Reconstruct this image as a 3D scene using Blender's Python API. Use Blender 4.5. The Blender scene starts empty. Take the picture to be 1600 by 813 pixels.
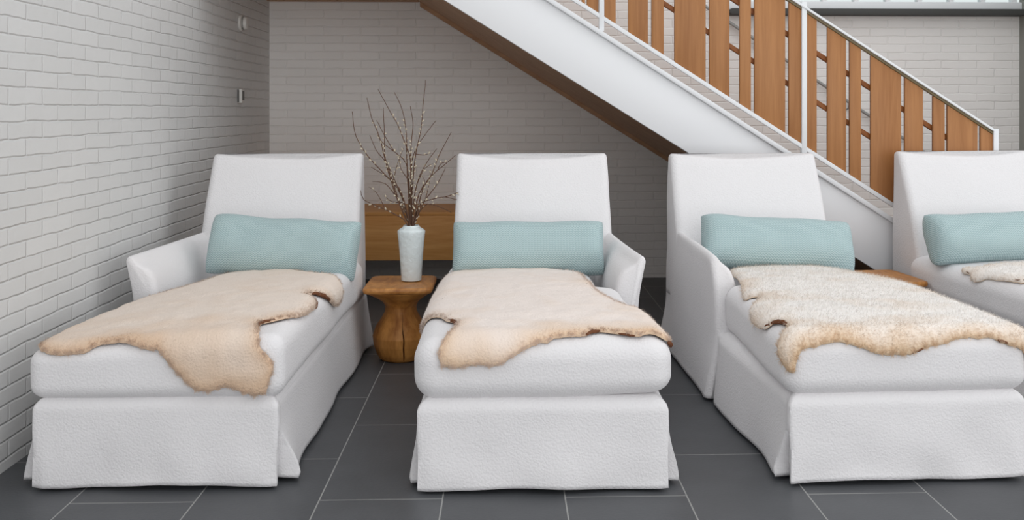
import bpy, bmesh, math, random
import numpy as np
from mathutils import Vector, Matrix, noise as mnoise
from mathutils.geometry import delaunay_2d_cdt

random.seed(7); rng = np.random.default_rng(7)
SC = bpy.context.scene; COL = SC.collection
rad = math.radians

# ------------------------------------------------------------------ camera
cam_d = bpy.data.cameras.new('camera'); cam = bpy.data.objects.new('camera', cam_d); COL.objects.link(cam)
cam.location = (0, 0, 1.15); cam.rotation_euler = (rad(90), 0, rad(-2.0))
cam_d.sensor_width = 36; cam_d.lens = 1647 / 1600 * 36
cam_d.shift_x = -45.5 / 1600; cam_d.shift_y = -234.5 / 1600; cam_d.clip_start = .05
SC.camera = cam
# ------------------------------------------------------------------ world, lights, exposure
SC.view_settings.view_transform = 'Standard'; SC.view_settings.look = 'None'
SC.view_settings.gamma = 1; SC.view_settings.use_curve_mapping = False
SC.view_settings.exposure = 0.0
W = bpy.data.worlds.new('sky'); SC.world = W; W.use_nodes = True
bgn = W.node_tree.nodes['Background']; bgn.inputs[0].default_value = (.97, .985, 1, 1); bgn.inputs[1].default_value = .86


def area(name, loc, target, sx, sy, power, color=(1, 1, 1)):
    d = bpy.data.lights.new(name, 'AREA'); d.shape = 'RECTANGLE'; d.size = sx; d.size_y = sy
    d.energy = power; d.color = color
    o = bpy.data.objects.new(name, d); COL.objects.link(o); o.location = loc
    o.rotation_euler = (Vector(target) - Vector(loc)).to_track_quat('-Z', 'Y').to_euler()
    return o


area('window_daylight', (1.9, -3.0, 1.75), (.5, 5, .95), 8.0, 3.3, 175, (.985, .99, 1))
area('assumed_side_window', (6.6, 3.0, 1.9), (0, 4.0, .5), 5.0, 2.6, 40, (1, .99, .975))  # unseen right-hand window, added to brighten right-facing sides and the left wall
area('skylight_daylight', (1.9, 3.6, 4.6), (1.5, 4.4, 0), 4.5, 3.6, 30, (.97, .985, 1))


# ------------------------------------------------------------------ node helpers
def new_mat(name):
    m = bpy.data.materials.new(name); m.use_nodes = True
    nt = m.node_tree; b = nt.nodes['Principled BSDF']
    return m, nt, b


def N(nt, typ, **kw):
    n = nt.nodes.new(typ)
    for k, v in kw.items():
        if k.startswith('i_'):
            key = k[2:]
            key = int(key) if key.isdigit() else key.replace('_', ' ')
            n.inputs[key].default_value = v
        else:
            setattr(n, k, v)
    return n


def L(nt, a, ao, b, bi): nt.links.new(a.outputs[ao], b.inputs[bi])


def srgb(r, g, b):
    f = lambda c: (c / 255 / 12.92) if c / 255 <= .04045 else ((c / 255 + .055) / 1.055) ** 2.4
    return (f(r), f(g), f(b), 1)


def coords(nt, order=None, scale=(1, 1, 1), loc=(0, 0, 0)):
    tc = N(nt, 'ShaderNodeTexCoord')
    if order is None:
        mp = N(nt, 'ShaderNodeMapping'); mp.inputs['Scale'].default_value = scale; mp.inputs['Location'].default_value = loc
        L(nt, tc, 'Object', mp, 'Vector'); return mp, 'Vector'
    sp = N(nt, 'ShaderNodeSeparateXYZ'); cb = N(nt, 'ShaderNodeCombineXYZ'); L(nt, tc, 'Object', sp, 0)
    for k, ax in enumerate(order):
        if ax: L(nt, sp, ax, cb, k)
    mp = N(nt, 'ShaderNodeMapping'); mp.inputs['Scale'].default_value = scale; mp.inputs['Location'].default_value = loc
    L(nt, cb, 0, mp, 'Vector'); return mp, 'Vector'


def bump(nt, b, src, out, strength, dist, prev=None):
    n = N(nt, 'ShaderNodeBump'); n.inputs['Strength'].default_value = strength; n.inputs['Distance'].default_value = dist
    L(nt, src, out, n, 'Height')
    if prev: L(nt, prev, 0, n, 'Normal')
    L(nt, n, 0, b, 'Normal'); return n


def mat_plain(name, col, rough=.5, spec=.5, noise_amt=0, nscale=20):
    m, nt, b = new_mat(name); b.inputs['Base Color'].default_value = col
    b.inputs['Roughness'].default_value = rough; b.inputs['Specular IOR Level'].default_value = spec
    if noise_amt:
        c, o = coords(nt); n = N(nt, 'ShaderNodeTexNoise', i_Scale=nscale, i_Detail=4.0); L(nt, c, o, n, 'Vector')
        bump(nt, b, n, 0, noise_amt, .004)
    return m


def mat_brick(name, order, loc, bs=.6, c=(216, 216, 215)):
    m, nt, b = new_mat(name)
    tone = srgb(*c); tone2 = srgb(*(k - 5 for k in c))
    c, o = coords(nt, order, loc=loc)
    nz = N(nt, 'ShaderNodeTexNoise', i_Scale=9.0, i_Detail=4.0); L(nt, c, o, nz, 'Vector')
    sub = N(nt, 'ShaderNodeVectorMath', operation='SUBTRACT'); L(nt, nz, 'Color', sub, 0); sub.inputs[1].default_value = (.5, .5, .5)
    scl = N(nt, 'ShaderNodeVectorMath', operation='SCALE'); scl.inputs['Scale'].default_value = .013; L(nt, sub, 0, scl, 0)
    add = N(nt, 'ShaderNodeVectorMath', operation='ADD'); L(nt, c, o, add, 0); L(nt, scl, 0, add, 1)
    br = N(nt, 'ShaderNodeTexBrick', i_Scale=1.0, i_Mortar_Size=.0062, i_Mortar_Smooth=1.0, i_Brick_Width=.25, i_Row_Height=.0565)
    br.offset = .5
    L(nt, add, 0, br, 'Vector')
    br.inputs['Color1'].default_value = tone; br.inputs['Color2'].default_value = tone2
    br.inputs['Mortar'].default_value = tone
    L(nt, br, 'Color', b, 'Base Color'); b.inputs['Roughness'].default_value = .6
    b.inputs['Specular IOR Level'].default_value = .3
    # each brick sits a little proud or shy, faces hand-painted and uneven
    n2 = N(nt, 'ShaderNodeTexNoise', i_Scale=38.0, i_Detail=5.0); L(nt, c, o, n2, 'Vector')
    n3 = N(nt, 'ShaderNodeTexNoise', i_Scale=9.0, i_Detail=2.0); L(nt, c, o, n3, 'Vector')
    inv = N(nt, 'ShaderNodeMath', operation='SUBTRACT'); inv.inputs[0].default_value = 1; L(nt, br, 'Fac', inv, 1)
    b2 = N(nt, 'ShaderNodeTexBrick', i_Scale=1.0, i_Mortar_Size=.0062, i_Mortar_Smooth=1.0, i_Brick_Width=.25, i_Row_Height=.0565)
    b2.offset = .5; L(nt, add, 0, b2, 'Vector')
    b2.inputs['Color1'].default_value = (0, 0, 0, 1); b2.inputs['Color2'].default_value = (1, 1, 1, 1); b2.inputs['Mortar'].default_value = (.2, .2, .2, 1)
    a0 = N(nt, 'ShaderNodeMath', operation='MULTIPLY_ADD'); L(nt, b2, 'Color', a0, 0); a0.inputs[1].default_value = .28; L(nt, inv, 0, a0, 2)
    a1 = N(nt, 'ShaderNodeMath', operation='MULTIPLY_ADD'); L(nt, n2, 0, a1, 0); a1.inputs[1].default_value = .22; L(nt, a0, 0, a1, 2)
    a2 = N(nt, 'ShaderNodeMath', operation='MULTIPLY_ADD'); L(nt, n3, 0, a2, 0); a2.inputs[1].default_value = .7; L(nt, a1, 0, a2, 2)
    bump(nt, b, a2, 0, bs, .008)
    return m


def mat_fabric(name, col, scale=150, strength=.42, dist=.003):
    m, nt, b = new_mat(name)
    c, o = coords(nt)
    nz = N(nt, 'ShaderNodeTexNoise', i_Scale=60.0, i_Detail=2.0); L(nt, c, o, nz, 'Vector')
    sc = N(nt, 'ShaderNodeVectorMath', operation='SCALE'); sc.inputs['Scale'].default_value = .012; L(nt, nz, 'Color', sc, 0)
    ad = N(nt, 'ShaderNodeVectorMath', operation='ADD'); L(nt, c, o, ad, 0); L(nt, sc, 0, ad, 1)
    v = N(nt, 'ShaderNodeTexVoronoi', feature='SMOOTH_F1', i_Scale=float(scale), i_Smoothness=.6); L(nt, ad, 0, v, 'Vector')
    inv = N(nt, 'ShaderNodeMath', operation='SUBTRACT'); inv.inputs[0].default_value = 1; L(nt, v, 'Distance', inv, 1)
    n1 = N(nt, 'ShaderNodeTexNoise', i_Scale=420.0, i_Detail=2.0); L(nt, c, o, n1, 'Vector')
    a = N(nt, 'ShaderNodeMath', operation='MULTIPLY_ADD'); L(nt, n1, 0, a, 0); a.inputs[1].default_value = .35; L(nt, inv, 0, a, 2)
    bp = bump(nt, b, a, 0, strength, dist)
    n5 = N(nt, 'ShaderNodeTexNoise', i_Scale=7.0, i_Detail=2.0); L(nt, c, o, n5, 'Vector')
    b2 = bump(nt, b, n5, 0, .2, .015, bp)
    b.inputs['Base Color'].default_value = col; b.inputs['Roughness'].default_value = .85
    b.inputs['Specular IOR Level'].default_value = .15
    b.inputs['Sheen Weight'].default_value = .15
    return m


def mat_zigzag(name, c1, c2):
    m, nt, b = new_mat(name)
    tc = N(nt, 'ShaderNodeTexCoord'); sp = N(nt, 'ShaderNodeSeparateXYZ'); L(nt, tc, 'Object', sp, 0)
    # zigzag rows: sin( k*(z + tri(x)) )
    fx = N(nt, 'ShaderNodeMath', operation='PINGPONG'); L(nt, sp, 'X', fx, 0); fx.inputs[1].default_value = .0062
    ad = N(nt, 'ShaderNodeMath', operation='MULTIPLY_ADD'); L(nt, fx, 0, ad, 0); ad.inputs[1].default_value = .9; L(nt, sp, 'Z', ad, 2)
    mu = N(nt, 'ShaderNodeMath', operation='MULTIPLY'); L(nt, ad, 0, mu, 0); mu.inputs[1].default_value = 2 * math.pi / .0085
    sn = N(nt, 'ShaderNodeMath', operation='SINE'); L(nt, mu, 0, sn, 0)
    nz = N(nt, 'ShaderNodeTexNoise', i_Scale=300.0); L(nt, tc, 'Object', nz, 'Vector')
    mr = N(nt, 'ShaderNodeMapRange'); L(nt, sn, 0, mr, 0); mr.inputs[1].default_value = -1; mr.inputs[2].default_value = 1
    mx = N(nt, 'ShaderNodeMix', data_type='RGBA'); L(nt, mr, 0, mx, 0)
    mx.inputs[6].default_value = c1; mx.inputs[7].default_value = c2
    L(nt, mx, 2, b, 'Base Color')
    a = N(nt, 'ShaderNodeMath', operation='MULTIPLY_ADD'); L(nt, nz, 0, a, 0); a.inputs[1].default_value = .5; L(nt, mr, 0, a, 2)
    bump(nt, b, a, 0, .5, .0025)
    b.inputs['Roughness'].default_value = .85; b.inputs['Specular IOR Level'].default_value = .15
    b.inputs['Sheen Weight'].default_value = .1
    return m


def mat_wood(name, c1, c2, stretch=(18, 18, 1.2), rough=.5, bstr=.15, spec=.3, detail=6.0, ramp=(.35, .7)):
    m, nt, b = new_mat(name)
    c, o = coords(nt, scale=stretch)
    n1 = N(nt, 'ShaderNodeTexNoise', i_Scale=1.0, i_Detail=detail, i_Roughness=.6, i_Distortion=.8); L(nt, c, o, n1, 'Vector')
    c2_, o2 = coords(nt, scale=tuple(s * 7 for s in stretch))
    n2 = N(nt, 'ShaderNodeTexNoise', i_Scale=1.0, i_Detail=3.0); L(nt, c2_, o2, n2, 'Vector')
    a = N(nt, 'ShaderNodeMath', operation='MULTIPLY_ADD'); L(nt, n2, 0, a, 0); a.inputs[1].default_value = .3; L(nt, n1, 0, a, 2)
    s = N(nt, 'ShaderNodeMath', operation='SUBTRACT'); L(nt, a, 0, s, 0); s.inputs[1].default_value = .15
    cr = N(nt, 'ShaderNodeValToRGB'); cr.color_ramp.elements[0].position = ramp[0]; cr.color_ramp.elements[1].position = ramp[1]
    cr.color_ramp.elements[0].color = c1; cr.color_ramp.elements[1].color = c2
    L(nt, s, 0, cr, 0); L(nt, cr, 0, b, 'Base Color')
    bump(nt, b, s, 0, bstr, .003)
    b.inputs['Roughness'].default_value = rough; b.inputs['Specular IOR Level'].default_value = spec
    return m


def mat_floor():
    m, nt, b = new_mat('slate_tile')
    tc = N(nt, 'ShaderNodeTexCoord'); sp = N(nt, 'ShaderNodeSeparateXYZ'); L(nt, tc, 'Object', sp, 0)
    u = N(nt, 'ShaderNodeMath', operation='ADD'); L(nt, sp, 'Y', u, 0); u.inputs[1].default_value = -3.125 + .37 + 7.4
    v = N(nt, 'ShaderNodeMath', operation='ADD'); L(nt, sp, 'X', v, 0); v.inputs[1].default_value = .545 + 3.627
    cb = N(nt, 'ShaderNodeCombineXYZ'); L(nt, u, 0, cb, 0); L(nt, v, 0, cb, 1)
    br = N(nt, 'ShaderNodeTexBrick', i_Scale=1.0, i_Mortar_Size=.0022, i_Mortar_Smooth=.1, i_Brick_Width=.74, i_Row_Height=.3627)
    br.offset = .5; L(nt, cb, 0, br, 'Vector')
    br.inputs['Color1'].default_value = srgb(82, 84, 87); br.inputs['Color2'].default_value = srgb(74, 76, 79)
    br.inputs['Mortar'].default_value = srgb(150, 150, 148)
    nz = N(nt, 'ShaderNodeTexNoise', i_Scale=6.0, i_Detail=6.0); L(nt, tc, 'Object', nz, 'Vector')
    mr = N(nt, 'ShaderNodeMapRange'); L(nt, nz, 0, mr, 0); mr.inputs[3].default_value = .8; mr.inputs[4].default_value = 1.2
    mx = N(nt, 'ShaderNodeMix', data_type='RGBA', blend_type='MULTIPLY'); mx.inputs[0].default_value = 1
    L(nt, br, 'Color', mx, 6); L(nt, mr, 0, mx, 7); L(nt, mx, 2, b, 'Base Color')
    n2 = N(nt, 'ShaderNodeTexNoise', i_Scale=90.0, i_Detail=4.0); L(nt, tc, 'Object', n2, 'Vector')
    inv = N(nt, 'ShaderNodeMath', operation='MULTIPLY_ADD'); L(nt, br, 'Fac', inv, 0); inv.inputs[1].default_value = -1.0; L(nt, n2, 0, inv, 2)
    bump(nt, b, inv, 0, .25, .002)
    b.inputs['Roughness'].default_value = .42; b.inputs['Specular IOR Level'].default_value = .35
    return m


def mat_attr(name, rough=.9, noise_scale=160, strength=.4):
    m, nt, b = new_mat(name)
    at = N(nt, 'ShaderNodeAttribute', attribute_name='wool'); L(nt, at, 'Color', b, 'Base Color')
    c, o = coords(nt); n = N(nt, 'ShaderNodeTexNoise', i_Scale=float(noise_scale), i_Detail=3.0); L(nt, c, o, n, 'Vector')
    bump(nt, b, n, 0, strength, .004)
    b.inputs['Roughness'].default_value = rough; b.inputs['Specular IOR Level'].default_value = .1
    b.inputs['Sheen Weight'].default_value = .2
    return m


M = {}
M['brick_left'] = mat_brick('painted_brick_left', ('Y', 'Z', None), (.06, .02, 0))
M['brick_back'] = mat_brick('painted_brick_back_lightened', ('X', 'Z', None), (.1, .035, 0), .45, (240, 237, 234))  # same paint as the left wall, colour raised to stand in for missing light
M['floor'] = mat_floor()
M['fabric'] = mat_fabric('white_matelasse', srgb(227, 225, 226))
M['pillow'] = mat_zigzag('blue_grey_weave', srgb(148, 173, 176), srgb(188, 206, 207))
M['oak'] = mat_wood('oak_slat', srgb(154, 103, 60), srgb(176, 123, 76), (16, 16, .9), .45, .08)
M['oak_dark'] = mat_wood('oak_rail', srgb(130, 76, 38), srgb(150, 94, 50), (2, 16, 16), .5, .08)
M['bench'] = mat_wood('bench_oak', srgb(204, 142, 76), srgb(228, 172, 108), (1.0, 14, 14), .5, .1)
M['stump'] = mat_wood('carved_stump', srgb(142, 86, 34), srgb(212, 150, 80), (7, 7, 2.2), .48, .25, .35)
M['stump_top'] = mat_wood('carved_top', srgb(150, 92, 40), srgb(214, 152, 84), (9, 3, 9), .42, .2, .4)
M['soffit'] = mat_wood('soffit_wood', srgb(176, 136, 104), srgb(198, 158, 124), (2, 14, 14), .6, .05)
M['white_paint'] = mat_plain('white_paint', srgb(238, 239, 241), .4, .4)
M['white_frame'] = mat_plain('white_frame_paint', srgb(228, 230, 232), .4, .4)
M['olive'] = mat_plain('bronze_cap', srgb(120, 106, 78), .45, .4)
M['slate'] = mat_plain('slate_ledge', srgb(72, 72, 70), .6, .3, .3, 40)
M['steel'] = mat_plain('steel_rail', srgb(150, 150, 148), .35, .5)
M['plastic'] = mat_plain('white_plastic', srgb(214, 211, 206), .45, .4)
M['dark'] = mat_plain('dark_plastic', srgb(70, 68, 66), .4, .5)
M['vase'] = None
M['bark'] = mat_plain('willow_bark', srgb(96, 70, 56), .7, .2, .4, 200)
M['catkin'] = mat_plain('catkin_down', srgb(206, 195, 174), .95, .05, .5, 600)
M['hide'] = mat_plain('hide_leather', srgb(112, 72, 50), .8, .15, .5, 120)
M['wool'] = mat_attr('sheepskin_wool', .95, 150, .8)
ms_, snt, sb = new_mat('sheepskin_strand')
_at = N(snt, 'ShaderNodeAttribute', attribute_name='wool'); _df = N(snt, 'ShaderNodeBsdfDiffuse'); _tl = N(snt, 'ShaderNodeBsdfTranslucent'); _mx = N(snt, 'ShaderNodeMixShader')
L(snt, _at, 'Color', _df, 'Color'); L(snt, _at, 'Color', _tl, 'Color'); _mx.inputs[0].default_value = .45
L(snt, _df, 0, _mx, 1); L(snt, _tl, 0, _mx, 2); L(snt, _mx, 0, snt.nodes['Material Output'], 'Surface'); snt.nodes.remove(sb)
M['strand'] = ms_
M['pillar'] = mat_plain('grey_pillar', srgb(150, 152, 146), .6, .3, .2, 30)


def mat_vase():
    m, nt, b = new_mat('porcelain_relief')
    c, o = coords(nt)
    v = N(nt, 'ShaderNodeTexVoronoi', feature='SMOOTH_F1', i_Scale=42.0, i_Smoothness=.3)
    n = N(nt, 'ShaderNodeTexNoise', i_Scale=32.0, i_Detail=2.0, i_Distortion=2.4); L(nt, c, o, n, 'Vector'); L(nt, c, o, v, 'Vector')
    a = N(nt, 'ShaderNodeMath', operation='ADD'); L(nt, v, 'Distance', a, 0); L(nt, n, 0, a, 1)
    bump(nt, b, a, 0, .45, .005)
    b.inputs['Base Color'].default_value = srgb(220, 229, 230); b.inputs['Roughness'].default_value = .3
    return m


M['vase'] = mat_vase()
gm, gnt, gb = new_mat('window_glass'); gb.inputs['Base Color'].default_value = (.9, .97, .96, 1)
gb.inputs['Roughness'].default_value = .02; gb.inputs['Transmission Weight'].default_value = 1; gb.inputs['IOR'].default_value = 1.05
M['glass'] = gm


# ------------------------------------------------------------------ mesh helpers
def mesh_obj(name, verts, faces, mat, parent=None, smooth=True, sharp=None):
    me = bpy.data.meshes.new(name); me.from_pydata([tuple(map(float, v)) for v in verts], [], faces); me.update()
    bm = bmesh.new(); bm.from_mesh(me); bmesh.ops.recalc_face_normals(bm, faces=bm.faces[:]); bm.to_mesh(me); bm.free()
    if smooth: me.polygons.foreach_set('use_smooth', [True] * len(me.polygons))
    if sharp is not None:
        me.set_sharp_from_angle(angle=rad(sharp))
    if mat: me.materials.append(mat)
    o = bpy.data.objects.new(name, me); COL.objects.link(o)
    if parent: o.parent = parent
    return o


def bm_obj(name, bm, mat, parent=None, smooth=False, sharp=None, bevel=0, seg=2):
    me = bpy.data.meshes.new(name)
    bmesh.ops.recalc_face_normals(bm, faces=bm.faces[:])
    if bevel:
        es = [e for e in bm.edges if len(e.link_faces) == 2 and e.calc_face_angle(0) > .5]
        bmesh.ops.bevel(bm, geom=es, offset=bevel, segments=seg, affect='EDGES', profile=.5)
    bm.to_mesh(me); bm.free()
    if smooth or bevel:
        me.polygons.foreach_set('use_smooth', [True] * len(me.polygons)); me.set_sharp_from_angle(angle=rad(sharp or 40))
    if mat: me.materials.append(mat)
    o = bpy.data.objects.new(name, me); COL.objects.link(o)
    if parent: o.parent = parent
    return o


def box(bm, x0, x1, y0, y1, z0, z1):
    v = [bm.verts.new(p) for p in ((x0, y0, z0), (x1, y0, z0), (x1, y1, z0), (x0, y1, z0), (x0, y0, z1), (x1, y0, z1), (x1, y1, z1), (x0, y1, z1))]
    for f in ((0, 1, 2, 3), (4, 5, 6, 7), (0, 1, 5, 4), (1, 2, 6, 5), (2, 3, 7, 6), (3, 0, 4, 7)): bm.faces.new([v[i] for i in f])


def prism(bm, pts, y0, y1):
    a = [bm.verts.new((x, y0, z)) for x, z in pts]; b = [bm.verts.new((x, y1, z)) for x, z in pts]
    bm.faces.new(a); bm.faces.new(b[::-1]); n = len(pts)
    for i in range(n): bm.faces.new((a[i], a[(i + 1) % n], b[(i + 1) % n], b[i]))


def pbox(name, dims, mat, parent=None, bevel=0):
    bm = bmesh.new(); box(bm, *dims); return bm_obj(name, bm, mat, parent, bevel=bevel)


def pprism(name, pts, y0, y1, mat, parent=None, bevel=0):
    bm = bmesh.new(); prism(bm, pts, y0, y1); return bm_obj(name, bm, mat, parent, bevel=bevel)


def loft(name, loops, mat, parent=None, cap0=True, cap1=True, sharp=None, closed=True):
    n = len(loops[0]); verts = [p for l in loops for p in l]; faces = []
    m = n if closed else n - 1
    for i in range(len(loops) - 1):
        for j in range(m):
            a = i * n + j; b = i * n + (j + 1) % n
            faces.append((a, b, b + n, a + n))
    if cap0: faces.append(tuple(range(n))[::-1])
    if cap1: faces.append(tuple((len(loops) - 1) * n + j for j in range(n)))
    return mesh_obj(name, verts, faces, mat, parent, sharp=sharp)


def tube_mesh(pts, radii, n=8):
    pts = [Vector(p) for p in pts]; vs = []; fs = []
    up = Vector((.3, .9, .2)).normalized()
    for i, p in enumerate(pts):
        t = (pts[min(i + 1, len(pts) - 1)] - pts[max(i - 1, 0)]).normalized()
        a = t.cross(up)
        if a.length < 1e-3: a = t.cross(Vector((1, 0, 0)))
        a.normalize(); b = t.cross(a)
        for k in range(n):
            th = 2 * math.pi * k / n; vs.append(p + (a * math.cos(th) + b * math.sin(th)) * radii[i])
    for i in range(len(pts) - 1):
        for k in range(n):
            fs.append((i * n + k, i * n + (k + 1) % n, (i + 1) * n + (k + 1) % n, (i + 1) * n + k))
    fs.append(tuple(range(n))[::-1]); fs.append(tuple((len(pts) - 1) * n + k for k in range(n)))
    return vs, fs


def catmull(pts, per, closed=False):
    P = [np.array(p, float) for p in pts]; n = len(P); out = []
    rngi = range(n) if closed else range(n - 1)
    for i in rngi:
        if closed: p0, p1, p2, p3 = P[i - 1], P[i], P[(i + 1) % n], P[(i + 2) % n]
        else: p0, p1, p2, p3 = P[max(i - 1, 0)], P[i], P[i + 1], P[min(i + 2, n - 1)]
        k = per if isinstance(per, int) else max(1, int(np.linalg.norm(p2 - p1) / per))
        for j in range(k):
            t = j / k
            out.append(.5 * ((2 * p1) + (-p0 + p2) * t + (2 * p0 - 5 * p1 + 4 * p2 - p3) * t * t + (-p0 + 3 * p1 - 3 * p2 + p3) * t ** 3))
    if not closed: out.append(P[-1])
    return out


def empty(name, loc=(0, 0, 0), rz=0):
    o = bpy.data.objects.new(name, None); COL.objects.link(o); o.location = loc; o.rotation_euler = (0, 0, rad(rz))
    o.empty_display_size = .1; return o


def tag(o, label, cat, group=None):
    o['label'] = label; o['category'] = cat
    if group: o['group'] = group
    return o


def structure(o, label=None, cat=None):
    o['kind'] = 'structure'
    if label: o['label'] = label
    if cat: o['category'] = cat
    return o


def sstep(a, b, x):
    t = min(1, max(0, (x - a) / (b - a))); return t * t * (3 - 2 * t)


# ------------------------------------------------------------------ room shell
YW = 7.2; XL = -1.59
structure(pbox('floor', (-1.8, 5.2, -1.0, 7.5, -.06, 0), M['floor']), 'dark grey slate tile floor with pale grout lines', 'floor')
structure(pbox('wall_left', (XL - .16, XL, -1.0, 7.36, 0, 3.0), M['brick_left']), 'white painted brick wall along the left side', 'wall')
bm = bmesh.new(); box(bm, XL, 1.5, YW, YW + .16, 0, 3.0); box(bm, 1.5, 3.9, YW, YW + .16, 0, 1.80)
structure(bm_obj('wall_back', bm, M['brick_back']), 'white painted brick wall behind the staircase', 'wall')
structure(pbox('wall_right', (3.575, 3.9, 6.0, YW, 0, 3.0), M['pillar']), 'grey wall end at the far right edge', 'wall')
# window over the low wall at the right
fr = pbox('window_1', (1.5, 3.575, 7.16, 7.24, 1.838, 1.895), M['white_frame'], bevel=.004)
structure(fr, 'white framed window strip above the slate ledge', 'window')
for i in range(10):
    x = 1.52 + .2215 * i
    pbox('mullion', (x, x + .03, 7.17, 7.23, 1.895, 2.9), M['white_frame'], fr)
pbox('window_pane', (1.51, 3.57, 7.197, 7.203, 1.895, 2.9), M['glass'], fr)
bm = bmesh.new(); prism(bm, [(1.523, 1.808), (1.523, 1.83), (1.54, 1.84), (3.575, 1.84), (3.575, 1.798), (1.54, 1.798)], 7.08, 7.34)
structure(bm_obj('trim_1', bm, M['slate'], bevel=.003), 'dark slate ledge capping the low brick wall', 'ledge')
# landing soffit, top left
bm = bmesh.new(); box(bm, XL, -.58, 5.49, YW, 1.885, 2.12)
structure(bm_obj('ceiling', bm, M['soffit']), 'brown wooden underside of the stair landing', 'ceiling')

# ------------------------------------------------------------------ staircase
YS = 5.42
lo = lambda x: 1.5225 - .625 * x
fb = lambda x: 1.847 - .638 * x
st = empty('staircase', (2.3, 6.3, 0))
tag(st, 'white staircase with brown wooden soffit rising to the left behind the chaises', 'staircase')


def child_at(o, par):
    o.parent = par; o.matrix_parent_inverse = Matrix.Translation(par.location).inverted(); return o


xb = 1.5225 / .625; xt = 1.847 / .638
pts = [(-.75, lo(-.75)), (xb, .0), (xt, .0), (-.75, fb(-.75))]
str_o = child_at(pprism('stringer', pts, YS, YS + .05, M['white_paint'], bevel=.002), st)
fl = [(-.75, fb(-.75)), (xt - .02, fb(xt - .02)), (xt, .028), (-.75, fb(-.75) + .028)]
child_at(pprism('stringer_flange', fl, YS - .035, YS + .06, M['white_frame'], bevel=.003), st)
so = [(-.575, lo(-.575) + .003), (xb - .02, .012), (xb + .03, .012), (-.575, lo(-.575) + .04)]
child_at(pprism('soffit', so, YS + .052, YW - .003, M['soffit']), st)
so2 = [(-.57, lo(-.57) - .028), (xb - .09, .03), (xb - .03, .015), (-.57, lo(-.57) + .01)]
child_at(pprism('wall_stringer', so2, YW - .05, YW - .004, M['soffit']), st)
n = 16
for i in range(n):
    x1 = xt - .06 - i * .2; z = fb(x1) + .0 - .03
    if x1 < -.5 or z > 2: break
    child_at(pbox('tread', (x1 - .22, x1, YS + .055, YW - .06, z - .03, z), M['oak'], bevel=.004), st)

rl = empty('stair_railing', (2.56, YS, 0))
tag(rl, 'stair railing of uneven vertical oak slats in a white metal frame', 'railing')
bc = lambda x: 1.632 - .640 * (x - .495)      # bottom bar centre
tp = lambda x: 1.682 - .6416 * (x - 1.567)    # top of the white top bar
X0 = -.55; X1 = 2.549


def sloped(name, f, o0, o1, x0, x1, y0, y1, mat, bevel=.002):
    return child_at(pprism(name, [(x0, f(x0) + o0), (x1, f(x1) + o0), (x1, f(x1) + o1), (x0, f(x0) + o1)], y0, y1, mat, bevel=bevel), rl)


sloped('bottom_bar', bc, -.012, .012, X0, X1, YS - .012, YS + .02, M['white_frame'])
sloped('top_bar', tp, -.014, 0, X0, X1, YS - .02, YS + .03, M['white_frame'])
sloped('wood_cap', tp, -.029, -.0145, X0, X1, YS - .008, YS + .018, M['olive'])
for x0, x1, bottom in ((.488, .514, None), (1.54, 1.567, None), (2.549, 2.576, 0)):
    zb = fb(x0) + .02 if bottom is None else 0.0
    child_at(pbox('post', (x0, x1, YS - .014, YS + .022, max(zb, 0.0), tp(x0) + (.0 if bottom == 0 else .012)), M['white_frame'], bevel=.003), rl)
up_ = lambda x: 1.433 - .641 * (x - 1.651)
lw_ = lambda x: 1.177 - .641 * (x - 1.651)
for f in (up_, lw_):
    sloped('slat_rail', f, -.014, .014, X0, X1, YS + .022, YS + .05, M['oak_dark'])
slats = [(-.01, .155), (.175, .235), (.289, .389), (.399, .415), (.425, .485), (.514, .574), (.639, .741), (.76, .823), (.879, 1.041), (1.061, 1.164), (1.219, 1.277), (1.296, 1.456),
         (1.475, 1.539), (1.567, 1.621), (1.678, 1.775), (1.795, 1.853), (1.906, 2.065), (2.085, 2.18), (2.234, 2.295), (2.31, 2.469), (2.485, 2.549)]
for a, b in slats:
    child_at(pprism('slat', [(a, bc(a) + .013), (b, bc(b) + .013), (b, tp(b) - .030), (a, tp(a) - .030)], YS - .002, YS + .02, M['oak'], bevel=.0015), rl)

# far handrail on the back wall
hr = empty('wall_handrail', (2.2, 7.14, 0)); tag(hr, 'thin grey handrail fixed to the brick wall behind the stair slats', 'handrail')
hz = lambda x: 1.325 - .66 * (x - 2.175)
vs, fs = tube_mesh([(x, 7.14, hz(x)) for x in (.9, 1.6, 2.2, 2.9)], [.011] * 4, 10)
child_at(mesh_obj('rail', vs, fs, M['steel'], sharp=50), hr)
for x in (1.1, 1.72, 2.36, 2.85):
    vs, fs = tube_mesh([(x, 7.14, hz(x) - .008), (x, 7.15, hz(x) - .04), (x, 7.198, hz(x) - .05)], [.006] * 3, 8)
    child_at(mesh_obj('bracket', vs, fs, M['steel'], sharp=50), hr)

# ------------------------------------------------------------------ floating bench on the back wall
be = empty('wall_bench', (-.6, 6.9, .2)); tag(be, 'oak bench fixed to the back wall behind the vase', 'bench')
child_at(pbox('bench_front', (-1.58, .25, 6.60, 6.64, .211, .4905), M['bench'], bevel=.003), be)
child_at(pbox('bench_seat', (-1.58, .25, 6.598, 7.198, .491, .512), M['bench'], bevel=.003), be)
child_at(pbox('bench_bottom', (-1.58, .25, 6.642, 7.198, .214, .235), M['bench']), be)

# ------------------------------------------------------------------ wall fittings on the left wall
dt = empty('wall_speaker', (XL, 6.40, 1.672)); tag(dt, 'round white fitting high on the left brick wall', 'wall fitting')


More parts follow.
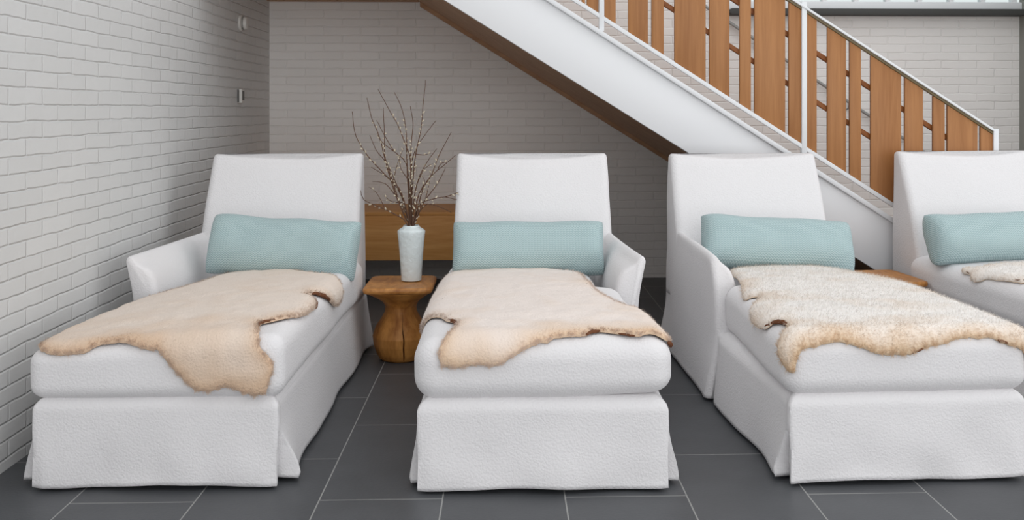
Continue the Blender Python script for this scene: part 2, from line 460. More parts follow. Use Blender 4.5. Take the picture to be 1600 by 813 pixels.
def lathe(name, prof, mat, parent, axis='Z', n=40, sharp=40):
    loops = []
    for r_, h in prof:
        l = []
        for k in range(n):
            t = 2 * math.pi * k / n
            l.append((h, r_ * math.cos(t), r_ * math.sin(t)) if axis == 'X' else (r_ * math.cos(t), r_ * math.sin(t), h))
        loops.append(l)
    return loft(name, loops, mat, parent, sharp=sharp)


lathe('base_plate', [(.05, .001), (.05, .012), (.046, .016), (.03, .016)], M['plastic'], dt, 'X')
lathe('dome', [(.034, .0165), (.04, .02), (.04, .036), (.034, .045), (.012, .047)], M['plastic'], dt, 'X')
lathe('dark_ring', [(.0415, .0235), (.0415, .027), (.0405, .027), (.0405, .0235)], M['dark'], dt, 'X')
sw = empty('thermostat', (XL, 6.375, 1.234)); tag(sw, 'small white thermostat box on the left brick wall', 'thermostat')
pbox('housing', (.001, .026, -.032, .032, -.042, .042), M['plastic'], sw, bevel=.004)
pbox('display', (.0255, .028, -.022, .024, -.026, .03), M['dark'], sw, bevel=.001)
pbox('side_gap', (.002, .01, -.036, -.0325, -.038, .038), M['dark'], sw)


# ------------------------------------------------------------------ chaise lounges
def clampbox(dims, r, seg):
    """rounded box point cloud: cube grid (quads) mapped to a rounded box of half dims"""
    hx, hy, hz = dims; verts = {}; V = []; Fc = []
    def vid(i, j, k):
        key = (i, j, k)
        if key not in verts:
            p = [(-1 + 2 * i / seg[0]) * hx, (-1 + 2 * j / seg[1]) * hy, (-1 + 2 * k / seg[2]) * hz]
            verts[key] = len(V); V.append(p)
        return verts[key]
    nx, ny, nz = seg
    for i in range(nx):
        for j in range(ny):
            for k in (0, nz): Fc.append((vid(i, j, k), vid(i + 1, j, k), vid(i + 1, j + 1, k), vid(i, j + 1, k)))
    for i in range(nx):
        for k in range(nz):
            for j in (0, ny): Fc.append((vid(i, j, k), vid(i + 1, j, k), vid(i + 1, j, k + 1), vid(i, j, k + 1)))
    for j in range(ny):
        for k in range(nz):
            for i in (0, nx): Fc.append((vid(i, j, k), vid(i, j + 1, k), vid(i, j + 1, k + 1), vid(i, j, k + 1)))
    V = np.array(V); h = np.array([hx, hy, hz])
    # spread grid so that enough rows fall in the rounded edge
    q = np.clip(V, -(h - r), h - r); d = V - q; ln = np.linalg.norm(d, axis=1); ok = ln > 1e-9
    V2 = V.copy(); V2[ok] = q[ok] + d[ok] / ln[ok][:, None] * r
    return V2, Fc


def nz3(x, y, z, s, amp, off=0): return amp * mnoise.noise(Vector((x * s + off, y * s, z * s)))


PAR = {1: (.385, .445, .06), 2: (.392, .458, 0.), 3: (.392, .458, 0.), 4: (.392, .455, 0.)}
RC = {1: .048, 2: .068, 3: .058, 4: .065}; YF = -.005


def cushion(par, idx, arm_sign, arm_in, root):
    a, top, k = PAR[idx]; z0 = .272; zc = (top + z0) / 2; hz = (top - z0) / 2
    y1 = 1.70; V, Fc = clampbox((a, (y1 - YF) / 2, hz), min(RC[idx], hz - .004), (64, 130, 20))
    V[:, 1] += (y1 + YF) / 2; V[:, 2] += zc
    out = []
    for x, y, z in V:
        u = x / a; f = (z - z0) / (top - z0)
        crown = .015 * max(0, 1 - u * u) * min(1, max(0, y / .25)) * max(0, f)
        zz = z + crown + k * x * f
        # droop of the front edge and soft unevenness
        zz += nz3(x, y, 0, 3.0, .004, idx * 7) * f
        xx = x + nz3(x, y, z, 4, .004, idx * 3 + 1); yy = y + nz3(x, y, z, 3.5, .005, idx * 5 + 2) * (1 if y < .3 else .3)
        zz -= .014 * sstep(.8, 1.4, y) * f
        if arm_sign and x * arm_sign > 0:
            xx *= 1 - .055 / a * sstep(.05, .9, y)
            s = sstep(arm_in[1] - .02, arm_in[1] + .04, y)
            lim = arm_in[0] - .006
            xx = xx * (1 - s) + s * min(abs(xx), abs(xx) * lim / a) * arm_sign
        if idx == 2 and f < .5 and x > 0:      # right underside lifts clear of the base
            zz += .016 * sstep(.0, .39, x) * (1 - f * 2) * max(0, 1 - y / .9)
        out.append((xx, yy, zz))
    return mesh_obj('seat_cushion', out, Fc, M['fabric'], root)


SKW = {1: .364, 2: .374, 3: .370, 4: .374}
FLARE = {(1, -1): .034, (1, 1): .034, (2, -1): .006, (2, 1): .022, (3, -1): .012, (3, 1): .014}


def skirt(idx, sga, root):
    rows = 22; hemz = .013; topz = .282
    path = []   # descriptors: (kind, s)
    path += [('rear', -1 + 2 * i / 14) for i in range(1, 15)][::-1] if False else []
    nside = 70; nfront = 60
    desc = []
    for i in range(nside + 1): desc.append(('L', 1.93 - (1.93 - .035) * i / nside))
    desc += [('LF', 0), ('LF', 1), ('LF', 2)]
    for i in range(nfront + 1): desc.append(('F', -1 + 2 * i / nfront))
    desc += [('RF', 2), ('RF', 1), ('RF', 0)]
    for i in range(nside + 1): desc.append(('R', .035 + (1.93 - .035) * i / nside))
    for i in range(1, 14): desc.append(('B', 1 - 2 * i / 14))
    loops = []
    for rI in range(-2, rows + 1):
        v = max(0, rI) / rows; z = topz + (hemz - topz) * v
        g = sstep(.34, 1.0, v) ** .8
        w = SKW[idx] + .006 * v
        inset = .03 * max(0, 1 - v / .14) ** 2 + (.05 if rI < 0 else 0) * -rI
        loop = []
        for kd, s in desc:
            if kd in 'LR':
                sg = -1 if kd == 'L' else 1
                tip = math.exp(-(s - .035) / .22)
                x = w + .014 * v * v + FLARE.get((idx, sg), .01) * g * tip
                x += nz3(s, v * .3, sg * 3, 3.2, .012 * v, idx * 9) + .006 * v * math.sin(s * 9 + idx + sg)
                y = s + .03 * g * tip * (1 if s < .2 else 0) * math.exp(-(s - .035) / .04)
                if s > 1.8: x += .02 * v * sstep(1.8, 1.93, s)
                if sg == sga: x -= .05 * sstep(.88, 1.0, s)
                p = [sg * (x - inset), max(y, .035 + inset) if inset > 0 else y, z + (.016 * math.exp(-(s - .035) / .03) * g)]
            elif kd in ('LF', 'RF'):
                sg = -1 if kd == 'LF' else 1
                corner = (w + .004, .018)
                if s == 0: q = (w + .004 + .012 * v * v + FLARE.get((idx, sg), .01) * g, .030 + .03 * g)
                elif s == 1: q = (corner[0] - .045 * g, corner[1] + .05 * g)
                else: q = (corner[0] - .006 * g - .001, .006 + .006 * g)
                p = [sg * (q[0] - inset), q[1] + inset, z]
            elif kd == 'F':
                x = s * (w - .003 - inset)
                y = .004 - .008 * v + nz3(s * 1.2, v * .8, 0, 2.2, .013 * v, idx * 4 + 5) + .006 * v * math.sin(s * 5 + v * 3 + idx)
                if abs(s) > .9: y = y * (1 - sstep(.9, 1, abs(s))) + (-.004 * v + .004) * sstep(.9, 1, abs(s))
                p = [x, y + inset, z + .004 * math.sin(s * 4 + idx) * v]
            else:
                p = [s * (w + .02 * v), 1.935 + .02 * v - inset, z]
            loop.append(p)
        loops.append(loop)
    o = loft('skirt', loops, M['fabric'], root, cap0=False, cap1=False, sharp=60)
    md = o.modifiers.new('thickness', 'SOLIDIFY'); md.thickness = .006; md.offset = -1
    return o


def backrest(idx, root):
    loops = []; nz_ = 30; H0 = .27; H1 = .927
    def ring(z, w, yf, yr, rr, zt=0):
        pts = []; m = 8
        cx = w - rr; cyf = yf + rr; cyr = yr - rr
        # front edge left->right with puff, then right corners, rear, left
        nf = 26
        for i in range(nf + 1):
            x = -cx + 2 * cx * i / nf; pts.append((x, yf - .014 * (1 - (x / cx) ** 2) * (1 if zt == 0 else .4)))
        for i in range(1, m): t = -math.pi / 2 + math.pi / 2 * i / m; pts.append((cx + rr * math.cos(t), cyf + rr * math.sin(t)))
        pts.append((w, cyf)); pts.append((w, cyr))
        for i in range(1, m): t = math.pi / 2 * i / m; pts.append((cx + rr * math.cos(t), cyr + rr * math.sin(t)))
        for i in range(nf + 1): pts.append((cx - 2 * cx * i / nf, yr))
        for i in range(1, m): t = math.pi / 2 + math.pi / 2 * i / m; pts.append((-cx + rr * math.cos(t), cyr + rr * math.sin(t)))
        pts.append((-w, cyr)); pts.append((-w, cyf))
        for i in range(1, m): t = math.pi + math.pi / 2 * i / m; pts.append((-cx + rr * math.cos(t), cyf + rr * math.sin(t)))
        out = []
        for x, y in pts:
            f = sstep(.6, .93, z)
            dz = .024 * f * (x / w) ** 2 - .010 * f
            out.append((x + nz3(z, y, x, 5, .003, idx), y + nz3(x, z, 0, 3, .008, idx * 2), z + dz + nz3(x, 0, 0, 4, .004, idx) * f))
        return out
    for i in range(nz_ + 1):
        z = H0 + (H1 - .022 - H0) * i / nz_
        yf = 1.625 + .225 * max(0, (z - .42) / .5) ** 1.25; w = .362 - .006 * max(0, (z - .45) / .5) ** 2 + .004 * (1 - i / nz_)
        loops.append(ring(z, w, yf, 1.94, .035))
    w = .357
    for i in range(1, 7):
        t = i / 6 * math.pi / 2; z = H1 - .022 + .022 * math.sin(t); ins = .026 * (1 - math.cos(t))
        loops.append(ring(z, w - ins * .6, 1.845 + ins, 1.94 - ins, .034 - ins * .3 if ins < .03 else .024, 1))
    return loft('backrest', loops, M['fabric'], root)


def armrest(idx, sg, ao, tf, yfront, root):
    stations = []
    yr = 1.945
    ys = [(yfront + .0, .62), (yfront + .004, .80), (yfront + .012, .92), (yfront + .026, 1.0)] + [(yfront + .05 + (yr - yfront - .09) * i / 26, 1) for i in range(27)] + [(yr - .02, .98), (yr - .004, .85)]
    loops = []
    rear_top = .352
    for y, s in ys:
        q = (y - yfront) / (yr - yfront)
        top_out = (ao + tf) * (1 - q ** .8) + rear_top * q ** .8
        mid = ao * (1 - q) + .366 * q
        ztop = .578 + .008 * q
        flare = .028 * (1 - .4 * q) + .014 * math.exp(-q * 9) + .024 * sstep(.8, 1, q)
        key = [(mid + flare, .014), (mid + flare * .62, .09), (mid + .004, .2), (mid, .30), (mid + (top_out - mid) * .25, .42), (mid + (top_out - mid) * .7, .51),
               (top_out, ztop - .022), (top_out - .006, ztop - .004), (top_out - .018, ztop), (top_out - .032, ztop - .008),
               (top_out - .050, ztop - .030), (mid - .066, .515), (mid - .088, .45), (mid - .096, .36), (mid - .097, .2), (mid - .097, .014)]
        c = np.array([(k_[0] + key[-1 - i][0]) / 2 for i, k_ in enumerate(key)])
        kk = []
        for i, (x, z) in enumerate(key):
            ctr = mid - .035 + (top_out - mid) * sstep(.35, .56, z)
            x2 = ctr + (x - ctr) * s; z2 = z if z < .4 else .4 + (z - .4) * (1 - (1 - s) * .08)
            kk.append((x2, z2))
        pl = catmull(kk, 4)
        loop = []
        for x, z in pl:
            xx = x + nz3(y, z, idx, 4, .006 * (1 if z < .3 else .4), sg)
            yy = y + (.012 * sstep(.25, .0, z) if q < .05 else 0) + (nz3(x, z, 2, 4, .004, idx))
            loop.append((sg * xx, yy, max(z, .012)))
        loops.append(loop)
    return loft('armrest', loops, M['fabric'], root)


CH = {1: (-1.056, 3.225, -.6, -1, .400, .035), 2: (.117, 3.16, -.5, 1, .395, .035), 3: (1.245, 3.20, 2.8, -1, .372, .022), 4: (2.46, 3.42, 3.5, 1, .395, .035)}
LBL = {1: 'white slipcovered chaise lounge beside the left brick wall, arm on its left',
       2: 'white slipcovered chaise lounge in the middle, with its arm on the right',
       3: 'white slipcovered chaise lounge in front of the stairs with its arm facing the grey aisle',
       4: 'white slipcovered chaise lounge cut off by the right edge of the photo'}
chaise = {}
for i, (x, y, rz, sg, ao, tf) in CH.items():
    r = empty('chaise_lounge', (x, y, 0), rz); chaise[i] = r
    tag(r, LBL[i], 'chaise lounge', 'white chaise lounges in a row')
    yfa = .93
    skirt(i, sg, r)
    bm = bmesh.new(); box(bm, -.362, .362, .03, 1.92, .04, .276); bm_obj('deck', bm, M['fabric'], r, bevel=.02, seg=3)
    backrest(i, r)
    armrest(i, sg, ao, tf, yfa, r)
    cushion(None, i, sg, (ao - .097, yfa), r)


# ------------------------------------------------------------------ lumbar pillows
def pillow(idx, loc, rz, tilt, roll, label, w=.328, h=.121, t=.100):
    nu, nv = 60, 30; V = []; Fc = []
    def P(u, v, side):
        prof = (max(0, 1 - abs(u) ** 14) ** .5) * (max(0, 1 - abs(v) ** 2.7) ** .52)
        prof = max(prof, .0)
        th = t * prof * (1 + .05 * mnoise.noise(Vector((u * 2, v, idx))))
        # corners pulled out, edges slightly drawn in
        x = w * u * (1 - .012 * abs(v) ** 8 - .012 * (1 - v * v)); z = h * v * (1 - .045 * (1 - abs(u) ** 3)) * (1 - .045 * abs(u) ** 24)
        y = side * th + .010 * mnoise.noise(Vector((u * 1.7 + idx, v * 1.3, 4)))
        z += .007 * mnoise.noise(Vector((u * 2.2 + idx * 3, v * .6, 9)))
        return (x, y, z)
    us = [math.sin(math.pi / 2 * (-1 + 2 * i / nu)) * .35 + (-1 + 2 * i / nu) * .65 for i in range(nu + 1)]
    vs_ = [math.sin(math.pi / 2 * (-1 + 2 * j / nv)) for j in range(nv + 1)]
    idm = {}
    for side in (-1, 1):
        for i, u in enumerate(us):
            for j, v in enumerate(vs_):
                edge = i in (0, nu) or j in (0, nv)
                key = (i, j, 0 if edge else side)
                if key not in idm: idm[key] = len(V); V.append(P(u, v, side))
    for side in (-1, 1):
        g = lambda i, j: idm[(i, j, 0 if (i in (0, nu) or j in (0, nv)) else side)]
        for i in range(nu):
            for j in range(nv): Fc.append((g(i, j), g(i + 1, j), g(i + 1, j + 1), g(i, j + 1)))
    o = mesh_obj('lumbar_pillow', V, Fc, M['pillow'])
    o.location = loc; o.rotation_mode = 'XYZ'
    o.rotation_euler = (Matrix.Rotation(rad(rz), 3, 'Z') @ Matrix.Rotation(rad(-tilt), 3, 'X') @ Matrix.Rotation(rad(roll), 3, 'Y')).to_euler()
    tag(o, label, 'pillow', 'blue-grey lumbar pillows')
    return o


def onch(i, x, y, z):
    cx, cy, rz = CH[i][:3]; c, s = math.cos(rad(rz)), math.sin(rad(rz))
    return (cx + x * c - y * s, cy + x * s + y * c, z)


pillow(1, onch(1, .085, 1.395, .552), -2.5, 24, 3.2, 'blue-grey lumbar pillow on the chaise by the left brick wall', .325, .134)
pillow(2, onch(2, -.025, 1.39, .552), -.5, 24, 0, 'blue-grey lumbar pillow on the middle chaise, right of the vase')
pillow(3, onch(3, .022, 1.40, .560), 2.5, 30, 3.4, 'blue-grey lumbar pillow on the chaise in front of the staircase', .335)
pillow(4, onch(4, -.095, 1.42, .556), 7.5, 24, -1.0, 'blue-grey lumbar pillow at the right edge, partly out of frame')


# ------------------------------------------------------------------ sheepskins
def S_map(idx, u, t, h):
    a0, top, k = PAR[idx]; r = RC[idx]; sga = CH[idx][3]
    sm = lambda lo_, hi_, v: (lambda q: q * q * (3 - 2 * q))(np.clip((v - lo_) / (hi_ - lo_), 0, 1))
    a = a0 - np.where(u * sga > 0, .055 * sm(.05, .9, t), 0)
    ex = np.where(np.abs(u) > a - r, (np.abs(u) - (a - r)) * np.sign(u), 0); ey = np.minimum(t - (YF + r), 0)
    d = np.hypot(ex, ey) + 1e-9; th = np.minimum(d / r, np.pi / 2); extra = np.maximum(0, d - r * np.pi / 2)
    ux, uy = ex / d, ey / d; R = r + h
    x = u - ex + ux * R * np.sin(th); y = t - ey + uy * R * np.sin(th)
    crown = .015 * np.clip(1 - (u / a) ** 2, 0, 1) * np.clip(t / .25, 0, 1)
    z = top - r + R * np.cos(th) - extra + crown + k * u - .014 * sm(.8, 1.4, t)
    n = np.stack([ux * np.sin(th), uy * np.sin(th), np.cos(th)], 1)
    return np.stack([x, y, z], 1), n


def inside(P, poly):
    x, y = P[:, 0], P[:, 1]; c = np.zeros(len(P), bool); n = len(poly)
    for i in range(n):
        x1, y1 = poly[i]; x2, y2 = poly[(i + 1) % n]
        if y1 == y2: continue
        k = ((y1 > y) != (y2 > y)) & (x < (x2 - x1) * (y - y1) / (y2 - y1) + x1); c ^= k
    return c


def edge_dist(P, poly):
    A = np.array(poly); B = np.roll(A, -1, 0); best = np.full(len(P), 9.0)
    for a, b in zip(A, B):
        ab = b - a; l = (ab @ ab) + 1e-12; tt = np.clip(((P - a) @ ab) / l, 0, 1)
        best = np.minimum(best, np.hypot(*(P - (a + tt[:, None] * ab)).T))
    return best


def sheepskin(idx, outline, base, tan, label, front_w, tears, seed, strand_n=16000, strand_len=.010, rise=.25, inner=0.):
    g = np.random.default_rng(seed)
    poly = np.array(catmull(outline, .011, True)); poly = poly + g.normal(0, .0014, poly.shape)
    lo_, hi_ = poly.min(0), poly.max(0); sp = .0085
    gx, gy = np.meshgrid(np.arange(lo_[0], hi_[0], sp), np.arange(lo_[1], hi_[1], sp * .87)); gx[1::2] += sp / 2
    G = np.stack([gx.ravel(), gy.ravel()], 1); G = G + g.normal(0, .0008, G.shape)
    G = G[inside(G, poly)]; G = G[edge_dist(G, poly) > .005]
    allp = [Vector(p) for p in poly] + [Vector(p) for p in G]; nb = len(poly)
    vo, eo, fo, *_ = delaunay_2d_cdt(allp, [(i, (i + 1) % nb) for i in range(nb)], [], 1, 1e-6)
    P = np.array([tuple(v) for v in vo]); d = edge_dist(P, poly)
    n3 = np.array([mnoise.noise(Vector((p[0] * 14, p[1] * 14, seed))) for p in P])
    n4 = np.array([mnoise.noise(Vector((p[0] * 38, p[1] * 38, seed + 5))) for p in P])
    n5 = np.array([mnoise.noise(Vector((p[0] * 5, p[1] * 5, seed + 9))) for p in P])
    thick = .007 + .011 * (1 - np.exp(-d / .014)) + .0035 * n3 * np.minimum(1, d / .03) + .0016 * n4
    # edges lift a little in places, as stiff hide does
    lift = .006 * np.clip(n5 + .2, 0, 1) * np.exp(-d / .02)
    top_, nrm = S_map(idx, P[:, 0], P[:, 1], thick + lift + .004)
    bot, _ = S_map(idx, P[:, 0], P[:, 1], lift + .004 + 0 * thick)
    fw = np.clip(1 - (P[:, 1] + .1) / front_w, 0, 1)
    edge = np.clip(np.exp(-d / .035) * (.35 + .75 * fw) + fw * .38 + .38 * n5 + .22 * n3, 0, 1)
    colr = np.array(base)[None, :3] * (1 - edge[:, None]) + np.array(tan)[None, :3] * edge[:, None]
    nv = len(P); verts = np.vstack([top_, bot]); faces = [tuple(f) for f in fo]
    root = empty('sheepskin_throw', CH[idx][:2] + (.46,), CH[idx][2]); tag(root, label, 'sheepskin', 'sheepskin throws on the chaises')
    off = np.array([0, 0, -.46])
    # outer boundary edges for the rim
    ec = {}
    for f in faces:
        for a, b in zip(f, f[1:] + f[:1]): ec[(a, b)] = 1
    rim = [(a, b) for (a, b) in ec if (b, a) not in ec]
    rf = [(b, a, a + nv, b + nv) for a, b in rim]
    me = bpy.data.meshes.new('wool_face'); me.from_pydata((verts + off).tolist(), [], faces + rf); me.update()
    me.polygons.foreach_set('use_smooth', [True] * len(me.polygons)); me.materials.append(M['wool'])
    at = me.attributes.new('wool', 'FLOAT_COLOR', 'POINT')
    c4 = np.ones((2 * nv, 4)); c4[:nv, :3] = colr; c4[nv:, :3] = np.array(tan)[None, :3]; at.data.foreach_set('color', c4.ravel())
    o = bpy.data.objects.new('wool_face', me); COL.objects.link(o); o.parent = root
    # leather underside
    mh = bpy.data.meshes.new('hide'); mh.from_pydata((bot + off - nrm * .0006).tolist(), [], [f[::-1] for f in faces]); mh.materials.append(M['hide']); mh.update()
    oh = bpy.data.objects.new('hide', mh); COL.objects.link(oh); oh.parent = root
    oh['label'] = 'brown leather underside'
    # wool strands
    tri = np.array([f[:3] for f in faces]); p0, p1, p2 = top_[tri[:, 0]], top_[tri[:, 1]], top_[tri[:, 2]]
    ar = np.linalg.norm(np.cross(p1 - p0, p2 - p0), axis=1); dm = d[tri].mean(1)
    wgt = ar * (inner + (1.0 if inner else 3.0) * np.exp(-dm / .007)); wgt /= wgt.sum()
    pick = g.choice(len(tri), strand_n, p=wgt); ab = g.random((strand_n, 2)); sw_ = ab.sum(1) > 1; ab[sw_] = 1 - ab[sw_]
    T = tri[pick]; mixp = lambda A: A[T[:, 0]] * (1 - ab.sum(1))[:, None] + A[T[:, 1]] * ab[:, :1] + A[T[:, 2]] * ab[:, 1:]
    root_p = mixp(top_); nn = mixp(nrm); cc = mixp(colr); dd = mixp(d[:, None])[:, 0]
    # lay direction: outward gradient of edge distance near the border, a slow flow elsewhere
    pc = mixp(P); cen = np.array([np.mean(poly[:, 0]), np.mean(poly[:, 1])])
    q = poly[np.argmin(((pc[:, None, :] - poly[None, ::3, :]) ** 2).sum(2), 1) * 3] - pc
    q /= (np.linalg.norm(q, axis=1) + 1e-6)[:, None]
    eps = 1e-3; s1, _ = S_map(idx, pc[:, 0] + q[:, 0] * eps, pc[:, 1] + q[:, 1] * eps, np.full(len(pc), .015)); s0, _ = S_map(idx, pc[:, 0], pc[:, 1], np.full(len(pc), .015))
    out3 = (s1 - s0) / eps
    wE = np.exp(-dd / .03)[:, None]
    flow = np.array([.25, -.75, 0])[None] * (1 - wE) + out3 * wE * 1.0 + g.normal(0, .45, root_p.shape)
    dirv = flow * .8 + nn * rise; dirv /= np.linalg.norm(dirv, axis=1)[:, None]
    ln = strand_len * (.6 + .7 * g.random(strand_n)) * (1 + .35 * np.exp(-dd / .01))
    side = np.cross(dirv, nn + g.normal(0, .3, nn.shape)); side /= (np.linalg.norm(side, axis=1) + 1e-6)[:, None]
    w_ = (.0003 + .0003 * g.random(strand_n))[:, None]
    b0 = root_p - nn * (.0004 if inner else .0012)
    mid = b0 + dirv * (ln * .55)[:, None] + nn * .0008; tipp = b0 + dirv * ln[:, None] - nn * (.0015 * g.random(strand_n))[:, None]
    SV = np.stack([b0 - side * w_, b0 + side * w_, mid + side * w_ * .8, mid - side * w_ * .8, tipp], 1).reshape(-1, 3) + off
    ids = np.arange(strand_n) * 5
    SF = [(a, a + 1, a + 2, a + 3) for a in ids.tolist()] + [(a + 3, a + 2, a + 4) for a in ids.tolist()]
    ms = bpy.data.meshes.new('wool_pile'); ms.from_pydata(SV.tolist(), [], SF); ms.update(); ms.materials.append(M['strand'])
    ms.polygons.foreach_set('use_smooth', [True] * len(ms.polygons))
    at = ms.attributes.new('wool', 'FLOAT_COLOR', 'POINT'); jit = 1 + g.normal(0, .05, (strand_n, 1))
    c5 = np.ones((strand_n, 5, 4)); c5[:, :, :3] = ((cc if inner else .45 * cc + .55 * np.array(base)[None, :3]) * jit)[:, None, :]; at.data.foreach_set('color', np.clip(c5, 0, 1).ravel())
    ms.normals_split_custom_set_from_vertices(np.repeat(nn / np.linalg.norm(nn, axis=1)[:, None], 5, 0).tolist())
    os_ = bpy.data.objects.new('wool_pile', ms); COL.objects.link(os_); os_.parent = root; os_['kind'] = 'stuff'
    # torn, curled bits of hide showing at notches
    for pa, wd in tears:
        pl = np.array(catmull(pa, .006)); pos, nr = S_map(idx, pl[:, 0], pl[:, 1], np.full(len(pl), .011))
        rr = [wd * (.35 + .65 * math.sin(math.pi * (i + .5) / len(pl))) for i in range(len(pl))]
        pos = pos + off + nr * np.array([[.004 * mnoise.noise(Vector((i * .7, seed, 1)))] for i in range(len(pl))])
        vs, fs = tube_mesh(pos.tolist(), rr, 7)
        e = mesh_obj('torn_edge', vs, fs, M['hide'], root); e['label'] = 'curled brown hide edge'
    return root


SK_A = [(u_, t_ * 1.12 if t_ < 0 else t_) for u_, t_ in [(-0.335, 0.0075), (-0.2925, -0.0025), (-0.2125, -0.0025), (-0.175, 0.0175), (-0.13, 0.02), (-0.1, 0.02), (-0.0525, 0.005), (-0.015, -0.0075), (0.0075, -0.005), (0.035, -0.0275), (0.0675, -0.065), (0.1075, -0.1025), (0.1375, -0.12), (0.175, -0.1225), (0.21, -0.115), (0.24, -0.12), (0.3025, -0.1425), (0.3475, -0.13), (0.3825, -0.07), (0.3575, -0.0425), (0.325, -0.0225), (0.31, 0.015), (0.29, 0.09), (0.285, 0.1425), (0.3225, 0.1825), (0.36, 0.26), (0.38, 0.39), (0.3825, 0.5325), (0.36, 0.5975), (0.3375, 0.6175), (0.3475, 0.67), (0.3775, 0.7125), (0.4375, 0.845), (0.4425, 0.9525), (0.4125, 1.02), (0.3825, 1.05), (0.3425, 1.12), (0.2125, 1.22), (0.125, 1.33), (0.0175, 1.38), (-0.0725, 1.40), (-0.13, 1.37), (-0.165, 1.2875), (-0.185, 1.1925), (-0.20, 1.0425), (-0.23, .925), (-0.275, 0.835), (-0.33, 0.7275), (-0.352, 0.6125), (-0.37, 0.465), (-0.38, 0.275), (-0.38, 0.1275), (-0.355, 0.03)]]
SK_B = [(-0.35, 1.32), (-0.405, 1.2375), (-0.425, 0.87), (-0.46, 0.56), (-0.40, 0.42), (-0.3275, 0.29), (-0.2975, 0.2225), (-0.2775, 0.2075), (-0.27, 0.1625), (-0.28, 0.0875), (-0.295, 0.0325), (-0.3125, -0.0025), (-0.315, -0.025), (-0.305, -0.05), (-0.2825, -0.05), (-0.2475, -0.0525), (-0.195, -0.045), (-0.15, -0.05), (-0.115, -0.0375), (-0.06, -0.0075), (-0.01, 0.0125), (0.01, 0.0125), (0.0325, 0.0275), (0.0775, 0.035), (0.1325, 0.04), (0.1525, 0.06), (0.1775, 0.0675), (0.22, 0.05), (0.2575, 0.0425), (0.2875, 0.0325), (0.31, 0.0425), (0.34, 0.0475), (0.37, 0.045), (0.387, 0.07), (0.397, 0.12), (0.395, 0.2), (0.375, 0.32), (0.365, 0.4225), (0.3225, 0.43), (0.2975, 0.46), (0.265, 0.5475), (0.2325, 0.6775), (0.215, 0.82), (0.2, 1.03), (0.16, 1.26), (-0.095, 1.36), (-0.28, 1.36)]
SK_C = [(-0.0675, 1.32), (-0.215, 1.27), (-0.255, 1.02), (-0.30, 0.8), (-0.33, 0.66), (-0.2925, 0.6125), (-0.3075, 0.55), (-0.3375, 0.515), (-0.3725, 0.4475), (-0.39, 0.3375), (-0.3875, 0.2325), (-0.365, 0.21), (-0.345, 0.1725), (-0.345, 0.1125), (-0.38, 0.0675), (-0.4175, 0.035), (-0.4375, -0.0075), (-0.4225, -0.0575), (-0.3925, -0.07), (-0.365, -0.0375), (-0.3375, -0.0175), (-0.2825, -0.01), (-0.2225, 0.0), (-0.175, -0.0125), (-0.11, -0.0325), (-0.0725, -0.0375), (-0.005, -0.0375), (0.0425, -0.0225), (0.1025, -0.0125), (0.1725, 0.005), (0.24, 0.0025), (0.2675, 0.0025), (0.305, -0.015), (0.3825, -0.03), (0.45, -0.035), (0.47, 0.03), (0.42, 0.09), (0.395, 0.17), (0.4, 0.255), (0.395, 0.395), (0.385, 0.585), (0.395, 0.76), (0.36, 0.8525), (0.32, 0.97), (0.27, 1.10), (0.23, 1.24), (0.08, 1.33)]
SK_D = [(-0.36, 1.19), (-0.38, 1.1475), (-0.3775, 1.1), (-0.4025, 1.035), (-0.3775, 0.9625), (-0.3725, 0.8925), (-0.36, 0.7975), (-0.345, 0.7275), (-0.2875, 0.6525), (-0.15, 0.5), (0.2, .45), (0.25, .9), (0.2, 1.2), (0.0025, 1.21), (-0.1075, 1.2), (-0.1575, 1.19), (-0.2625, 1.15), (-0.33, 1.12)]
CREAM_A, TAN_A = srgb(230, 215, 202), srgb(216, 187, 160)
CREAM_B, TAN_B = srgb(236, 224, 216), srgb(224, 196, 168)
CREAM_C, TAN_C = srgb(248, 244, 240), srgb(224, 197, 166)
sheepskin(1, SK_A, CREAM_A, TAN_A, 'large tan sheepskin hanging over the front of the chaise by the brick wall', .55,
          [([(.385, .51), (.377, .56), (.362, .595)], .007), ([(.345, .66), (.375, .71), (.40, .76)], .008), ([(.29, .10), (.283, .14), (.32, .185)], .005), ([(.41, .94), (.425, .93)], .005)], 11)
sheepskin(2, SK_B, CREAM_B, TAN_B, 'pinkish cream sheepskin spread over the middle chaise', .32,
          [([(-.30, .235), (-.277, .205), (-.272, .16)], .007), ([(.13, .040), (.152, .058), (.175, .066)], .006), ([(.23, .047), (.27, .038), (.30, .04)], .004), ([(-.33, .62), (-.34, .56), (-.335, .52)], .010), ([(.385, .055), (.405, .085)], .008), ([(.285, .49), (.275, .53)], .006), ([(.10, 1.0), (.14, 1.01)], .004)], 23)
sheepskin(3, SK_C, CREAM_C, TAN_C, 'cream sheepskin with tan fringe on the chaise before the stairs', .32,
          [([(-.365, .212), (-.345, .175), (-.342, .13)], .008), ([(-.385, .24), (-.37, .215)], .005), ([(-.295, .625), (-.28, .64), (-.25, .66)], .008), ([(.28, -.004), (.31, -.013)], .005), ([(.0, -.034), (.04, -.022)], .004)], 31, 60000, .013, .25, 1.)
sheepskin(4, SK_D, CREAM_C, TAN_C, 'white sheepskin with brown paw edges at the right edge of the photo', .5,
          [([(-.355, .80), (-.34, .74), (-.30, .675)], .006), ([(-.2, .55), (-.13, .49)], .006), ([(-.37, 1.14), (-.375, 1.10)], .006)], 43, 22000, .012, .25, 1.)


